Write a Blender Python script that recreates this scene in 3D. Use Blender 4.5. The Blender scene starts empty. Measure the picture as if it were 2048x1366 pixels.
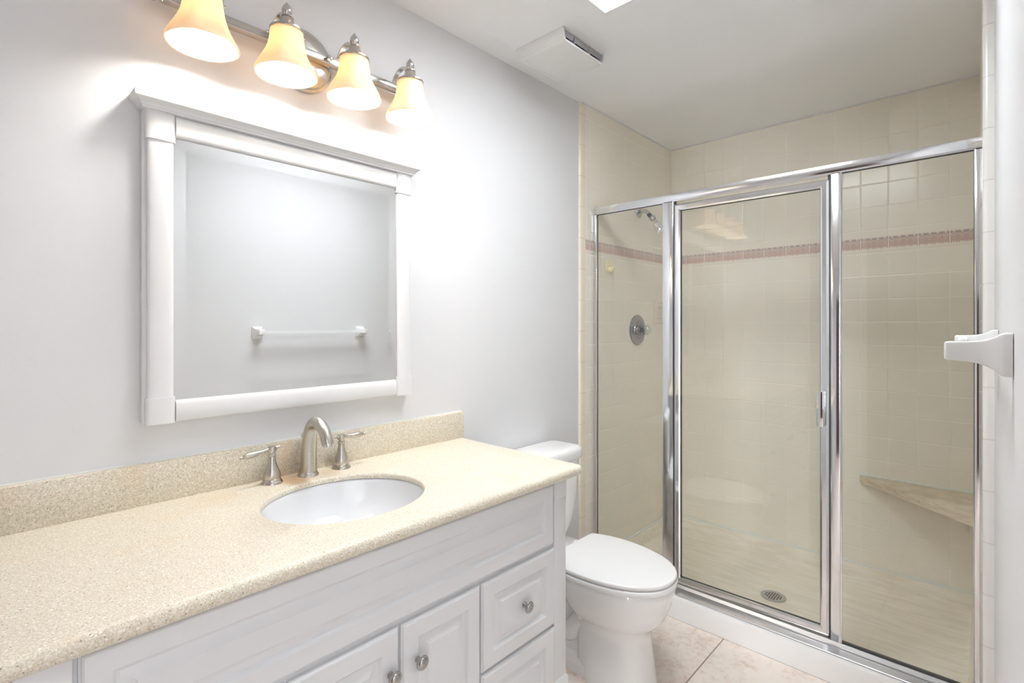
import bpy, bmesh, math, random
from mathutils import Vector, Matrix

S = bpy.context.scene
COL = S.collection
PI = math.pi

# ------------------------------------------------------------------ camera
CAM_Y, CAM_Z = -1.54, 1.335
cd = bpy.data.cameras.new('camera')
cd.sensor_width = 36.0
cd.lens = 18.0
cd.shift_y = -34.5 / 2048
cd.clip_start = 0.01
cam = bpy.data.objects.new('camera', cd)
cam.location = (0, CAM_Y, CAM_Z)
cam.rotation_euler = (math.radians(90), 0, math.radians(43.1 - 90))
COL.objects.link(cam)
S.camera = cam

# ------------------------------------------------------------------ view, world, lights
S.view_settings.view_transform = 'Standard'
S.view_settings.look = 'None'
S.view_settings.gamma = 1.0
S.view_settings.use_curve_mapping = False
S.view_settings.exposure = 0.16
BULB = 180.0          # vanity bulbs
PANEL = 16.0          # daylight through the skylight diffuser
FILL = 113.0            # added fill light, set in an invented bedroom window behind the doorway
w = bpy.data.worlds.new('daylight')
w.use_nodes = True
w.node_tree.nodes['Background'].inputs[0].default_value = (0.92, 0.96, 1.0, 1)
w.node_tree.nodes['Background'].inputs[1].default_value = 3.2
S.world = w
al = bpy.data.lights.new('doorway_fill', 'AREA')  # unseen area light added to brighten the shower through the doorway
al.shape = 'RECTANGLE'
al.size, al.size_y = 1.95, 0.80
al.energy = FILL
al.color = (0.95, 0.97, 1.0)
alo = bpy.data.objects.new('doorway_fill', al)
alo.location = (-2.12, -2.27, 1.43)
alo.rotation_euler = (0, math.radians(-90), 0)
COL.objects.link(alo)
try:
    S.cycles.use_denoising = True
    S.cycles.max_bounces = 14
    S.cycles.diffuse_bounces = 7
    S.cycles.transparent_max_bounces = 24
    S.cycles.transmission_bounces = 12
    S.cycles.caustics_reflective = False
    S.cycles.sample_clamp_indirect = 8.0
except Exception:
    pass

# ------------------------------------------------------------------ shader helpers
class X:
    """a scalar in a node tree, with arithmetic"""
    def __init__(s, nt, sock): s.nt, s.s = nt, sock
    def op(s, o, *a):
        n = s.nt.nodes.new('ShaderNodeMath'); n.operation = o
        s.nt.links.new(s.s, n.inputs[0])
        for i, v in enumerate(a):
            if isinstance(v, X): s.nt.links.new(v.s, n.inputs[i + 1])
            else: n.inputs[i + 1].default_value = v
        return X(s.nt, n.outputs[0])
    def __add__(s, o): return s.op('ADD', o)
    def __sub__(s, o): return s.op('SUBTRACT', o)
    def __mul__(s, o): return s.op('MULTIPLY', o)
    def __truediv__(s, o): return s.op('DIVIDE', o)
    __radd__ = __add__
    __rmul__ = __mul__
    def rsub(s, v): return (s * -1.0) + v
    def frac(s): return s.op('FRACT')
    def abs(s): return s.op('ABSOLUTE')
    def lt(s, v): return s.op('LESS_THAN', v)
    def gt(s, v): return s.op('GREATER_THAN', v)
    def mn(s, v): return s.op('MINIMUM', v)
    def mx(s, v): return s.op('MAXIMUM', v)
    def step(s, a, b):           # smooth ramp a->b
        n = s.nt.nodes.new('ShaderNodeMapRange'); n.interpolation_type = 'SMOOTHSTEP'
        s.nt.links.new(s.s, n.inputs[0])
        n.inputs[1].default_value = a; n.inputs[2].default_value = b
        return X(s.nt, n.outputs[0])

def new_mat(name):
    m = bpy.data.materials.new(name); m.use_nodes = True
    nt = m.node_tree
    return m, nt, nt.nodes['Principled BSDF']

def position(nt):
    g = nt.nodes.new('ShaderNodeNewGeometry')
    sp = nt.nodes.new('ShaderNodeSeparateXYZ')
    nt.links.new(g.outputs['Position'], sp.inputs[0])
    return g.outputs['Position'], X(nt, sp.outputs[0]), X(nt, sp.outputs[1]), X(nt, sp.outputs[2])

def noise(nt, vec, scale, detail=2.0, rough=0.5, color=False):
    n = nt.nodes.new('ShaderNodeTexNoise')
    n.inputs['Scale'].default_value = scale
    n.inputs['Detail'].default_value = detail
    n.inputs['Roughness'].default_value = rough
    if vec is not None: nt.links.new(vec, n.inputs['Vector'])
    return X(nt, n.outputs[0])

def mixc(nt, fac, a, b):
    n = nt.nodes.new('ShaderNodeMix'); n.data_type = 'RGBA'
    if isinstance(fac, X): nt.links.new(fac.s, n.inputs[0])
    else: n.inputs[0].default_value = fac
    for v, i in ((a, 6), (b, 7)):
        if isinstance(v, (tuple, list)): n.inputs[i].default_value = (*v[:3], 1)
        else: nt.links.new(v, n.inputs[i])
    return n.outputs[2]

def bump(nt, bsdf, h, strength, dist):
    b = nt.nodes.new('ShaderNodeBump')
    b.inputs['Strength'].default_value = strength
    b.inputs['Distance'].default_value = dist
    nt.links.new(h.s, b.inputs['Height'])
    nt.links.new(b.outputs[0], bsdf.inputs['Normal'])

def lin(r, g, b):
    f = lambda c: (c / 255 / 12.92) if c / 255 <= 0.04045 else ((c / 255 + 0.055) / 1.055) ** 2.4
    return (f(r), f(g), f(b))

def plain(name, col, rough=0.5, metal=0.0, spec=None, coat=0.0, nscale=0, nstr=0.0, ndist=0.001):
    m, nt, b = new_mat(name)
    b.inputs['Base Color'].default_value = (*col, 1)
    b.inputs['Roughness'].default_value = rough
    b.inputs['Metallic'].default_value = metal
    if spec is not None: b.inputs['Specular IOR Level'].default_value = spec
    b.inputs['Coat Weight'].default_value = coat
    if nscale:
        p = position(nt)[0]
        bump(nt, b, noise(nt, p, nscale, 3), nstr, ndist)
    return m

M = {}
M['paint'] = plain('wall_paint', (0.74, 0.74, 0.75), 0.55, spec=0.3, nscale=90, nstr=0.12, ndist=0.002)
M['ceiling'] = plain('ceiling_paint', (0.88, 0.885, 0.895), 0.7, spec=0.2, nscale=120, nstr=0.15, ndist=0.002)
M['cabinet'] = plain('cabinet_paint', (0.72, 0.728, 0.742), 0.32, spec=0.45)
M['mirror_frame'] = plain('mirror_frame_paint', (0.76, 0.76, 0.765), 0.4, spec=0.4)
M['porcelain'] = plain('porcelain', (0.86, 0.86, 0.855), 0.08, spec=0.6, coat=0.3)
M['seat'] = plain('toilet_seat_plastic', (0.82, 0.82, 0.82), 0.22, spec=0.5)
M['ceramic'] = plain('white_ceramic', (0.86, 0.86, 0.855), 0.16, spec=0.5, coat=0.2)
M['acrylic_bar'] = plain('white_acrylic', (0.84, 0.85, 0.86), 0.15, spec=0.5)
M['pan'] = plain('shower_tray_acrylic', lin(236, 228, 214), 0.3, spec=0.4)
def tray_mat():
    m, nt, b = new_mat('shower_tray_acrylic')
    p = position(nt)[0]
    mp = nt.nodes.new('ShaderNodeMapping'); mp.inputs['Scale'].default_value = (9, 0.9, 9)
    nt.links.new(p, mp.inputs[0])
    n = noise(nt, mp.outputs[0], 7, 5, 0.6)
    c = mixc(nt, n.step(0.35, 0.68), lin(231, 223, 207), lin(242, 236, 224))
    nt.links.new(c, b.inputs['Base Color'])
    b.inputs['Roughness'].default_value = 0.32
    return m
M['pan'] = tray_mat()
M['caulk'] = plain('caulk', (0.79, 0.81, 0.78), 0.6)
M['curb'] = plain('shower_curb', (0.84, 0.83, 0.82), 0.32, spec=0.4, nscale=30, nstr=0.04)
M['chrome'] = plain('chrome', (0.80, 0.81, 0.83), 0.11, metal=1.0)
M['chrome_dull'] = plain('aged_chrome', (0.52, 0.53, 0.55), 0.2, metal=1.0)
M['gasket'] = plain('dark_gasket', (0.06, 0.065, 0.065), 0.5)
M['dark'] = plain('painted_shade', (0.015, 0.015, 0.015), 0.8)  # black colour standing in for shade inside openings
M['bore'] = plain('outlet_interior', (0.05, 0.05, 0.06), 0.4)
M['plastic_cream'] = plain('aged_cream_plastic', lin(236, 226, 186), 0.35)
M['fan'] = plain('fan_plastic', (0.80, 0.80, 0.79), 0.45)
M['fan_inner'] = plain('fan_grey', (0.38, 0.38, 0.39), 0.6)
M['brown_door'] = plain('dark_stained_wood', (0.060, 0.020, 0.016), 0.35)
M['carpet'] = plain('bedroom_floor', (0.50, 0.45, 0.40), 0.9, nscale=200, nstr=0.3)

def nickel():
    m, nt, b = new_mat('brushed_nickel')
    p, x, y, z = position(nt)
    n = noise(nt, p, 260, 2)
    nt.links.new(mixc(nt, n, (0.49, 0.46, 0.405), (0.60, 0.57, 0.515)), b.inputs['Base Color'])
    b.inputs['Metallic'].default_value = 1
    r = n * 0.12 + 0.24
    nt.links.new(r.s, b.inputs['Roughness'])
    return m
M['nickel'] = nickel()
M['nickel_light'] = plain('satin_nickel', (0.58, 0.56, 0.53), 0.24, metal=1.0)
M['pewter'] = plain('pewter_knob', (0.42, 0.41, 0.40), 0.25, metal=1.0)

def emission(name, col, st):
    m, nt, b = new_mat(name)
    b.inputs['Base Color'].default_value = (*col, 1)
    b.inputs['Emission Color'].default_value = (*col, 1)
    b.inputs['Emission Strength'].default_value = st
    return m
M['bulb'] = emission('lit_bulb', (1.0, 0.975, 0.95), BULB)
M['diffuser'] = emission('lit_diffuser', (0.945, 0.975, 1.0), PANEL)

def shade_glass():
    m, nt, b = new_mat('amber_frosted_glass')
    out = nt.nodes['Material Output']
    t = nt.nodes.new('ShaderNodeBsdfTranslucent')
    t.inputs[0].default_value = (1.0, 0.80, 0.52, 1)
    d = nt.nodes.new('ShaderNodeBsdfDiffuse')
    d.inputs[0].default_value = (0.92, 0.83, 0.68, 1)
    g = nt.nodes.new('ShaderNodeBsdfGlossy')
    g.inputs[0].default_value = (1, 1, 1, 1); g.inputs[1].default_value = 0.3
    m1 = nt.nodes.new('ShaderNodeMixShader'); m1.inputs[0].default_value = 0.82
    nt.links.new(t.outputs[0], m1.inputs[1]); nt.links.new(d.outputs[0], m1.inputs[2])
    m2 = nt.nodes.new('ShaderNodeMixShader'); m2.inputs[0].default_value = 0.03
    nt.links.new(m1.outputs[0], m2.inputs[1]); nt.links.new(g.outputs[0], m2.inputs[2])
    nt.links.new(m2.outputs[0], out.inputs[0])
    return m
M['shade'] = shade_glass()

def thin_glass(name, tint, gain):
    m, nt, b = new_mat(name)
    out = nt.nodes['Material Output']
    geo = nt.nodes.new('ShaderNodeNewGeometry')
    back = X(nt, geo.outputs['Backfacing'])
    fr = nt.nodes.new('ShaderNodeFresnel'); fr.inputs[0].default_value = 1.5
    f = (X(nt, fr.outputs[0]) * gain).mn(1.0) * back.rsub(1.0)
    tr = nt.nodes.new('ShaderNodeBsdfTransparent'); tr.inputs[0].default_value = (*tint, 1)
    gl = nt.nodes.new('ShaderNodeBsdfGlossy'); gl.inputs[1].default_value = 0.0
    mx = nt.nodes.new('ShaderNodeMixShader')
    nt.links.new(f.s, mx.inputs[0])
    nt.links.new(tr.outputs[0], mx.inputs[1]); nt.links.new(gl.outputs[0], mx.inputs[2])
    nt.links.new(mx.outputs[0], out.inputs[0])
    return m
M['glass'] = thin_glass('shower_glass', (0.992, 0.996, 0.988), 2.0)
M['knob_glass'] = thin_glass('clear_acrylic', (0.86, 0.90, 0.90), 3.0)

def mirror_mat():
    m, nt, b = new_mat('mirror_silver')
    b.inputs['Base Color'].default_value = (0.93, 0.94, 0.94, 1)
    b.inputs['Metallic'].default_value = 1
    b.inputs['Roughness'].default_value = 0.0
    return m
M['mirror'] = mirror_mat()

PITCH = 0.1168
def tile_mat(name, axis):
    """square almond wall tile with a printed mauve border row; axis = world axis along the wall"""
    m, nt, b = new_mat(name)
    p, x, y, z = position(nt)
    a = (x + (-3.157)) if axis == 'x' else (y + 1.5155)
    zz = z + (-(1.335 + 0.2461))
    def grout(v):
        fr = (v / PITCH + 100.0).frac()
        d = (fr + (-0.5)).abs().rsub(0.5)       # 0 on the joint
        return d * PITCH
    g = grout(a).mn(grout(zz))
    gm = g.step(0.0009, 0.0022)                  # 0 in joint
    n = noise(nt, p, 5, 3)
    var = noise(nt, p, 900, 1)
    c1 = mixc(nt, n, lin(238, 232, 219), lin(243, 238, 226))
    # border print
    P = PITCH / 4
    v = z + (-(1.335 + 0.4215))
    ph = (a / P + 100.0).frac()
    tri = ((ph + (-0.5)).abs() * 2.0)            # 1 at joints of the pattern, 0 in the middle
    h = tri * 0.026 + (-0.018)
    grain = noise(nt, p, 1400, 0) + (-0.5)
    low = tri * -0.004 + ((a / (P / 3) + 100.0).frac() + (-0.5)).abs() * 0.014 + (-0.0375)
    pink = (v - h).lt(-0.001) * (v + grain * 0.018 - low).gt(0.0)
    line = (v - h).abs().lt(0.0020)
    def diamond(cx, cz):
        dx = (ph + (-cx)).abs()
        dx = dx.mn(dx.rsub(1.0).abs()) * P
        return dx + (v + (-cz)).abs()
    ring = None
    for cx, cz, r in ((0.5, -0.0035, 0.0088), (0.17, 0.0110, 0.0060), (0.83, 0.0110, 0.0060)):
        d = diamond(cx, cz)
        q = (d + (-r)).abs().lt(0.0014).mx(d.lt(0.0018))
        ring = q if ring is None else ring.mx(q)
    ring = ring * (v - h).gt(0.0012)
    halo = ((v + grain * 0.014).lt(0.020)) * (v - h).gt(0.0012)
    dots = ((a / 0.0073 + 100.0).frac() + (-0.5)).abs().lt(0.14) * (v + 0.050).abs().lt(0.0011)
    c = mixc(nt, halo * 0.30, c1, lin(196, 168, 160))
    c = mixc(nt, pink * 0.64, c, lin(190, 142, 136))
    c = mixc(nt, line * 0.9, c, lin(236, 214, 202))
    c = mixc(nt, ring * 0.9, c, lin(132, 94, 100))
    c = mixc(nt, dots * 0.5, c, lin(150, 120, 115))
    c = mixc(nt, gm, lin(243, 238, 227), c)
    nt.links.new(c, b.inputs['Base Color'])
    r = gm * -0.4 + 0.6
    nt.links.new(r.s, b.inputs['Roughness'])
    b.inputs['Specular IOR Level'].default_value = 0.45
    hh = g.step(0.0, 0.005) + n * 0.35
    bump(nt, b, hh, 0.6, 0.0015)
    return m
M['tile_x'] = tile_mat('wall_tile_side', 'x')
M['tile_y'] = tile_mat('wall_tile_back', 'y')

def trim_mat(name, col, joint):
    m, nt, b = new_mat(name)
    p, x, y, z = position(nt)
    fr = ((z + (-1.3)) / 0.159 + 100.0).frac()
    d = (fr + (-0.5)).abs().rsub(0.5) * 0.159
    gm = d.step(0.0008, 0.0022)
    nt.links.new(mixc(nt, gm, joint, col), b.inputs['Base Color'])
    b.inputs['Roughness'].default_value = 0.2
    bump(nt, b, gm, 0.5, 0.001)
    return m
M['trim'] = trim_mat('bullnose_tile', lin(236, 228, 210), lin(214, 206, 190))
M['trim_white'] = trim_mat('white_bullnose_tile', lin(234, 232, 228), lin(216, 213, 207))

def floor_mat():
    m, nt, b = new_mat('floor_tile')
    p, x, y, z = position(nt)
    def grout(v, ps):
        fr = (v / ps + 100.0).frac()
        return (fr + (-0.5)).abs().rsub(0.5) * ps
    g = grout(x + (-1.745), 0.457).mn(grout(y + 0.711, 0.457))
    gm = g.step(0.0018, 0.0034)
    n1 = noise(nt, p, 7, 6, 0.65)
    n2 = noise(nt, p, 38, 6, 0.7)
    n3 = noise(nt, p, 3, 2)
    f = (n1 * 0.5 + n2 * 0.5).step(0.46, 0.66)
    c = mixc(nt, n3, lin(238, 229, 221), lin(231, 219, 209))
    c = mixc(nt, f * 0.65, c, lin(196, 160, 138))
    c = mixc(nt, noise(nt, p, 90, 4).step(0.5, 0.7) * 0.35, c, lin(232, 224, 214))
    c = mixc(nt, gm, lin(150, 130, 118), c)
    nt.links.new(c, b.inputs['Base Color'])
    b.inputs['Roughness'].default_value = 0.42
    bump(nt, b, gm * 1.0 + n2 * 0.2, 0.3, 0.0015)
    return m
M['floor'] = floor_mat()

def counter_mat():
    m, nt, b = new_mat('speckled_solid_surface')
    p, x, y, z = position(nt)
    n1 = noise(nt, p, 270, 3, 0.7)
    n2 = noise(nt, p, 420, 2, 0.6)
    n3 = noise(nt, p, 9, 3)
    vo = nt.nodes.new('ShaderNodeTexVoronoi'); vo.inputs['Scale'].default_value = 185
    nt.links.new(p, vo.inputs['Vector'])
    vd = X(nt, vo.outputs['Distance'])
    vs = nt.nodes.new('ShaderNodeSeparateColor'); nt.links.new(vo.outputs['Color'], vs.inputs[0])
    rnd = X(nt, vs.outputs[0])
    c = mixc(nt, n1.step(0.36, 0.64), lin(203, 193, 172), lin(227, 220, 205))
    c = mixc(nt, n2.step(0.56, 0.68) * 0.8, c, lin(243, 237, 225))
    c = mixc(nt, n2.rsub(1.0).step(0.58, 0.70) * 0.6, c, lin(166, 144, 116))
    speck = vd.lt(0.24) * rnd.gt(0.87)
    c = mixc(nt, speck * 0.75, c, lin(128, 106, 84))
    lum = vd.lt(0.34) * rnd.lt(0.14)
    c = mixc(nt, lum * 0.8, c, lin(246, 241, 230))
    # rusty water stain around the taps, and a small blue smudge
    def blob(cx, cy, r1, r2):
        dx = (x + (-cx)); dy = (y + (-cy))
        d = (dx * dx + dy * dy).op('SQRT')
        return (d + (noise(nt, p, 22, 3) + (-0.5)) * (r2 * 0.9)).step(r2, r1)
    st = blob(0.645, -0.075, 0.02, 0.075) * 0.55
    st = st.mx(blob(0.76, -0.085, 0.01, 0.06) * 0.25).mx(blob(0.44, -0.10, 0.01, 0.09) * 0.15)
    c = mixc(nt, st, c, lin(196, 146, 86))
    c = mixc(nt, n3.step(0.55, 0.75) * 0.18, c, lin(222, 180, 120))
    c = mixc(nt, blob(1.047, -0.425, 0.004, 0.016) * 0.55, c, lin(190, 196, 240))
    nt.links.new(c, b.inputs['Base Color'])
    b.inputs['Roughness'].default_value = 0.38
    b.inputs['Specular IOR Level'].default_value = 0.4
    return m
M['counter'] = counter_mat()

def stone_mat():
    m, nt, b = new_mat('travertine')
    p, x, y, z = position(nt)
    mp = nt.nodes.new('ShaderNodeMapping'); mp.inputs['Scale'].default_value = (1, 1, 5)
    mp.inputs['Rotation'].default_value = (0, 0, 0.9)
    nt.links.new(p, mp.inputs[0])
    n1 = noise(nt, mp.outputs[0], 14, 6, 0.7)
    n2 = noise(nt, p, 60, 5, 0.7)
    c = mixc(nt, n1.step(0.3, 0.7), lin(204, 188, 164), lin(228, 217, 198))
    c = mixc(nt, n2.step(0.6, 0.72) * 0.5, c, lin(164, 138, 110))
    nt.links.new(c, b.inputs['Base Color'])
    b.inputs['Roughness'].default_value = 0.4
    return m
M['stone'] = stone_mat()

# ------------------------------------------------------------------ mesh helpers
class MB:
    def __init__(s): s.bm = bmesh.new()
    def add(s, verts, faces):
        vs = [s.bm.verts.new(v) for v in verts]
        for f in faces:
            try: s.bm.faces.new([vs[i] for i in f])
            except ValueError: pass
        return vs
    def box(s, x0, x1, y0, y1, z0, z1, bev=0.0, seg=2):
        b2 = bmesh.new()
        vs = [b2.verts.new((x, y, z)) for x in (x0, x1) for y in (y0, y1) for z in (z0, z1)]
        for f in ((0, 1, 3, 2), (4, 6, 7, 5), (0, 4, 5, 1), (2, 3, 7, 6), (0, 2, 6, 4), (1, 5, 7, 3)):
            b2.faces.new([vs[i] for i in f])
        if bev: bmesh.ops.bevel(b2, geom=b2.edges[:], offset=bev, segments=seg, affect='EDGES', profile=0.5)
        s.merge(b2); return s
    def merge(s, b2, mat=None):
        if mat is not None: bmesh.ops.transform(b2, matrix=mat, verts=b2.verts[:])
        b2.verts.index_update()
        vs = [s.bm.verts.new(v.co) for v in b2.verts]
        for f in b2.faces: s.bm.faces.new([vs[v.index] for v in f.verts])
        b2.free()
    def loft(s, loops, cap0=True, cap1=True, closed=False):
        n = len(loops[0]); rows = [[s.bm.verts.new(p) for p in L] for L in loops]
        m = len(rows)
        for i in range(m if closed else m - 1):
            A, B = rows[i], rows[(i + 1) % m]
            for j in range(n):
                k = (j + 1) % n
                s.bm.faces.new((A[j], A[k], B[k], B[j]))
        if not closed:
            if cap0: s.bm.faces.new(rows[0][::-1])
            if cap1: s.bm.faces.new(rows[-1])
        return s
    def lathe(s, prof, origin, axis='z', n=40, cap=True, mod=None):
        """prof: (r, h) list; h runs along axis (a Vector or letter)"""
        ax = {'x': Vector((1, 0, 0)), 'y': Vector((0, 1, 0)), 'z': Vector((0, 0, 1)),
              '-y': Vector((0, -1, 0)), '-x': Vector((-1, 0, 0)), '-z': Vector((0, 0, -1))}.get(axis, axis) if isinstance(axis, str) else Vector(axis).normalized()
        u = ax.orthogonal().normalized()
        if abs(ax.z) > 0.99: u = Vector((1, 0, 0))
        v = ax.cross(u)
        o = Vector(origin); loops = []
        for r, h in prof:
            L = []
            for i in range(n):
                t = 2 * PI * i / n
                rr = max(r, 1e-5) * (mod(t, h) if mod else 1)
                L.append(o + ax * h + (u * math.cos(t) + v * math.sin(t)) * rr)
            loops.append(L)
        return s.loft(loops, cap, cap)
    def tube(s, pts, rad, n=16, smooth=True, sub=8, flat=None, up=None):
        """tube along points; rad a number or list; flat=(w, t) gives a strip section"""
        P = [Vector(p) for p in pts]
        R = rad if isinstance(rad, (list, tuple)) else [rad] * len(P)
        if smooth:
            Q, RR = [], []
            for i in range(len(P) - 1):
                p0, p1, p2, p3 = P[max(i - 1, 0)], P[i], P[i + 1], P[min(i + 2, len(P) - 1)]
                for k in range(sub):
                    t = k / sub
                    Q.append(0.5 * ((2 * p1) + (p2 - p0) * t + (2 * p0 - 5 * p1 + 4 * p2 - p3) * t * t + (3 * p1 - p0 - 3 * p2 + p3) * t ** 3))
                    RR.append(R[i] * (1 - t) + R[i + 1] * t)
            Q.append(P[-1]); RR.append(R[-1]); P, R = Q, RR
        T = [(P[min(i + 1, len(P) - 1)] - P[max(i - 1, 0)]).normalized() for i in range(len(P))]
        u = Vector(up) if up else T[0].orthogonal().normalized()
        loops = []
        for p, t, r in zip(P, T, R):
            u = (u - t * u.dot(t)).normalized(); v = t.cross(u)
            if flat:
                a, b = flat
                loops.append([p + u * (sx * a / 2) + v * (sy * b / 2) for sx, sy in ((-1, -1), (1, -1), (1, 1), (-1, 1))])
            else:
                loops.append([p + (u * math.cos(2 * PI * i / n) + v * math.sin(2 * PI * i / n)) * r for i in range(n)])
        return s.loft(loops)
    def rings(s, a0, a1, b0, b1, prof, fmap, cap=True, closed=False):
        """rectangular rings: prof = (inset, depth); fmap(a, b, d) -> point"""
        loops = []
        for ins, d in prof:
            loops.append([fmap(a, b, d) for a, b in ((a0 + ins, b0 + ins), (a1 - ins, b0 + ins), (a1 - ins, b1 - ins), (a0 + ins, b1 - ins))])
        return s.loft(loops, cap, cap, closed)
    def prism(s, poly, f0, f1):
        n = len(poly)
        return s.loft([[f0(*p) for p in poly], [f1(*p) for p in poly]])
    def sphere(s, c, r, n=20, sc=(1, 1, 1)):
        b2 = bmesh.new()
        bmesh.ops.create_uvsphere(b2, u_segments=n, v_segments=max(6, n // 2), radius=r)
        s.merge(b2, Matrix.Translation(Vector(c)) @ Matrix.Diagonal((*sc, 1)))
        return s

def root_of(o):
    while o.parent: o = o.parent
    return o

def obj(name, mb, mat, parent=None, origin=None, angle=35, smooth=True, rotz=0.0):
    """link one mesh object; verts are given in world space"""
    bm = mb.bm
    bmesh.ops.recalc_face_normals(bm, faces=bm.faces[:])
    base = Vector((0, 0, 0))
    q = parent
    while q: base += q.location; q = q.parent
    org = Vector(origin) if origin is not None else base
    bmesh.ops.translate(bm, vec=-org, verts=bm.verts[:])
    me = bpy.data.meshes.new(name)
    bm.to_mesh(me); bm.free()
    if smooth:
        for p in me.polygons: p.use_smooth = True
        me.set_sharp_from_angle(angle=math.radians(angle))
    me.materials.append(mat)
    o = bpy.data.objects.new(name, me)
    COL.objects.link(o)
    o.location = org - base
    if parent: o.parent = parent
    o.rotation_euler = (0, 0, rotz)
    return o

def thing(name, loc, label, cat, group=None):
    o = bpy.data.objects.new(name, None)
    o.empty_display_size = 0.05
    COL.objects.link(o); o.location = loc
    return tag(o, label, cat, group)

def tag(o, label, cat, group=None):
    o['label'] = label; o['category'] = cat
    if group: o['group'] = group
    return o

def struct(o):
    o['kind'] = 'structure'; return o

# ------------------------------------------------------------------ the room shell
CEIL = 1.335 + 1.137
XB = 3.157                 # shower back wall
XF = -0.56                 # wall behind the camera
def yr(x): return -1.586 + 0.0182 * x        # painted right wall, a touch out of parallel
TX0 = 2.19                # where the tiled alcove begins

b = MB(); b.box(XF - 0.1, XB + 0.1, -1.75, 0.1, -0.08, 0.0)
struct(obj('floor', b, M['floor'], smooth=False))
PX0, PX1, PY0, PY1 = 0.985, 1.598, -1.12, -0.510
b = MB()
b.box(XF - 0.1, PX0, -1.75, 0.1, CEIL, CEIL + 0.08); b.box(PX1, XB + 0.1, -1.75, 0.1, CEIL, CEIL + 0.08)
b.box(PX0, PX1, -1.75, PY0, CEIL, CEIL + 0.08); b.box(PX0, PX1, PY1, 0.1, CEIL, CEIL + 0.08)
struct(obj('ceiling', b, M['ceiling'], smooth=False))
b = MB(); b.box(XF - 0.1, XB + 0.1, 0.0, 0.1, 0, CEIL)
wl = struct(obj('wall_left', b, M['paint'], smooth=False))
b = MB(); b.box(TX0, XB, -0.010, 0.0, 0.09, CEIL)
obj('tile_panel', b, M['tile_x'], wl, smooth=False)
# rounded edge tile column on the left wall
b = MB()
prof = [(2.143, 0.0)] + [(2.143 + 0.012 - 0.012 * math.cos(t), -0.0105 * math.sin(t)) for t in [PI / 2 * k / 8 for k in range(1, 9)]] + [(2.190, -0.0105), (2.190, 0.0)]
b.prism(prof, lambda x, y: (x, y, 0.0), lambda x, y: (x, y, CEIL))
obj('bullnose_trim', b, M['trim'], wl, angle=50)
b = MB(); b.box(XB, XB + 0.1, -1.7, 0.1, 0, CEIL)
struct(obj('wall_back', b, M['tile_y'], smooth=False))
b = MB(); b.box(XF - 0.1, XF, -1.75, 0.1, 0, CEIL)
struct(obj('wall_front', b, M['paint'], smooth=False))
# right wall with the doorway the camera stands in
DX0, DX1, DH = -0.50, 0.45, 2.08
b = MB()
def wedge(x0, x1, z0, z1, off=0.0, th=0.11):
    b.loft([[(x0, yr(x0) + off, z), (x1, yr(x1) + off, z), (x1, yr(x1) - th, z), (x0, yr(x0) - th, z)] for z in (z0, z1)])
wedge(XF, DX0, 0, CEIL); wedge(DX1, XB, 0, CEIL); wedge(DX0, DX1, DH, CEIL)
wr = struct(obj('wall_right', b, M['paint'], smooth=False))
b = MB()
x0, x1 = 2.19, XB
b.loft([[(x0, yr(x0) + 0.026, z), (x1, yr(x1) + 0.026, z), (x1, yr(x1), z), (x0, yr(x0), z)] for z in (0.09, CEIL)])
obj('tile_panel', b, M['tile_x'], wr, smooth=False)
b = MB()
pr_ = [(2.140, yr(2.14))] + [(2.140 + 0.014 - 0.014 * math.cos(t), yr(2.14) + 0.012 + 0.015 * math.sin(t)) for t in [PI / 2 * k / 8 for k in range(0, 9)]] + [(2.190, yr(2.19) + 0.027), (2.190, yr(2.19))]
b.prism(pr_, lambda x, y: (x, y, 0.0), lambda x, y: (x, y, CEIL))
obj('bullnose_trim', b, M['trim_white'], wr, angle=50)
# thin bead where the tile meets the ceiling
b = MB(); b.box(TX0 - 0.03, XB, -0.018, 0.0, CEIL - 0.006, CEIL)
struct(obj('trim_1', b, M['paint'], smooth=False))
b = MB(); b.box(XB - 0.010, XB, -1.53, -0.018, CEIL - 0.006, CEIL)
struct(obj('trim_2', b, M['paint'], smooth=False))
# door leaf swung back against the front wall
b = MB(); b.box(XF + 0.03, XF + 0.068, -1.53, -0.80, 0.012, 2.03, 0.002)
dl = struct(obj('door_1', b, M['brown_door'], smooth=False))
b = MB()
b.lathe([(0.026, 0), (0.026, 0.005), (0.010, 0.010), (0.010, 0.035), (0.022, 0.042), (0.027, 0.055), (0.020, 0.068), (0.0, 0.070)], (XF + 0.068, -0.86, 0.95), 'x', 24)
obj('door_handle', b, M['nickel_light'], dl)
# the room beyond the doorway, with an invented window opening for the fill light
b = MB(); b.box(-2.2, 2.2, -4.2, -1.75, -0.08, -0.001)
struct(obj('floor_bedroom', b, M['carpet'], smooth=False))
b = MB(); b.box(-2.2, 2.2, -4.2, -1.75, CEIL, CEIL + 0.08)
struct(obj('ceiling_bedroom', b, M['ceiling'], smooth=False))
b = MB(); b.box(-2.3, -2.2, -4.2, -2.70, 0, CEIL); b.box(-2.3, -2.2, -1.84, -1.69, 0, CEIL); b.box(-2.3, -2.2, -2.70, -1.84, 0, 0.44); b.box(-2.3, -2.2, -2.70, -1.84, 2.42, CEIL); b.box(-2.2, XF - 0.1, -1.75, -1.69, 0, CEIL)
struct(obj('wall_bedroom_front', b, M['paint'], smooth=False))
b = MB(); b.box(2.2, 2.3, -4.2, -1.69, 0, CEIL)
struct(obj('wall_bedroom_back', b, M['paint'], smooth=False))
b = MB()
b.box(-2.2, 2.2, -4.2, -4.1, 0, CEIL)
struct(obj('wall_bedroom_right', b, M['paint'], smooth=False))

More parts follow.
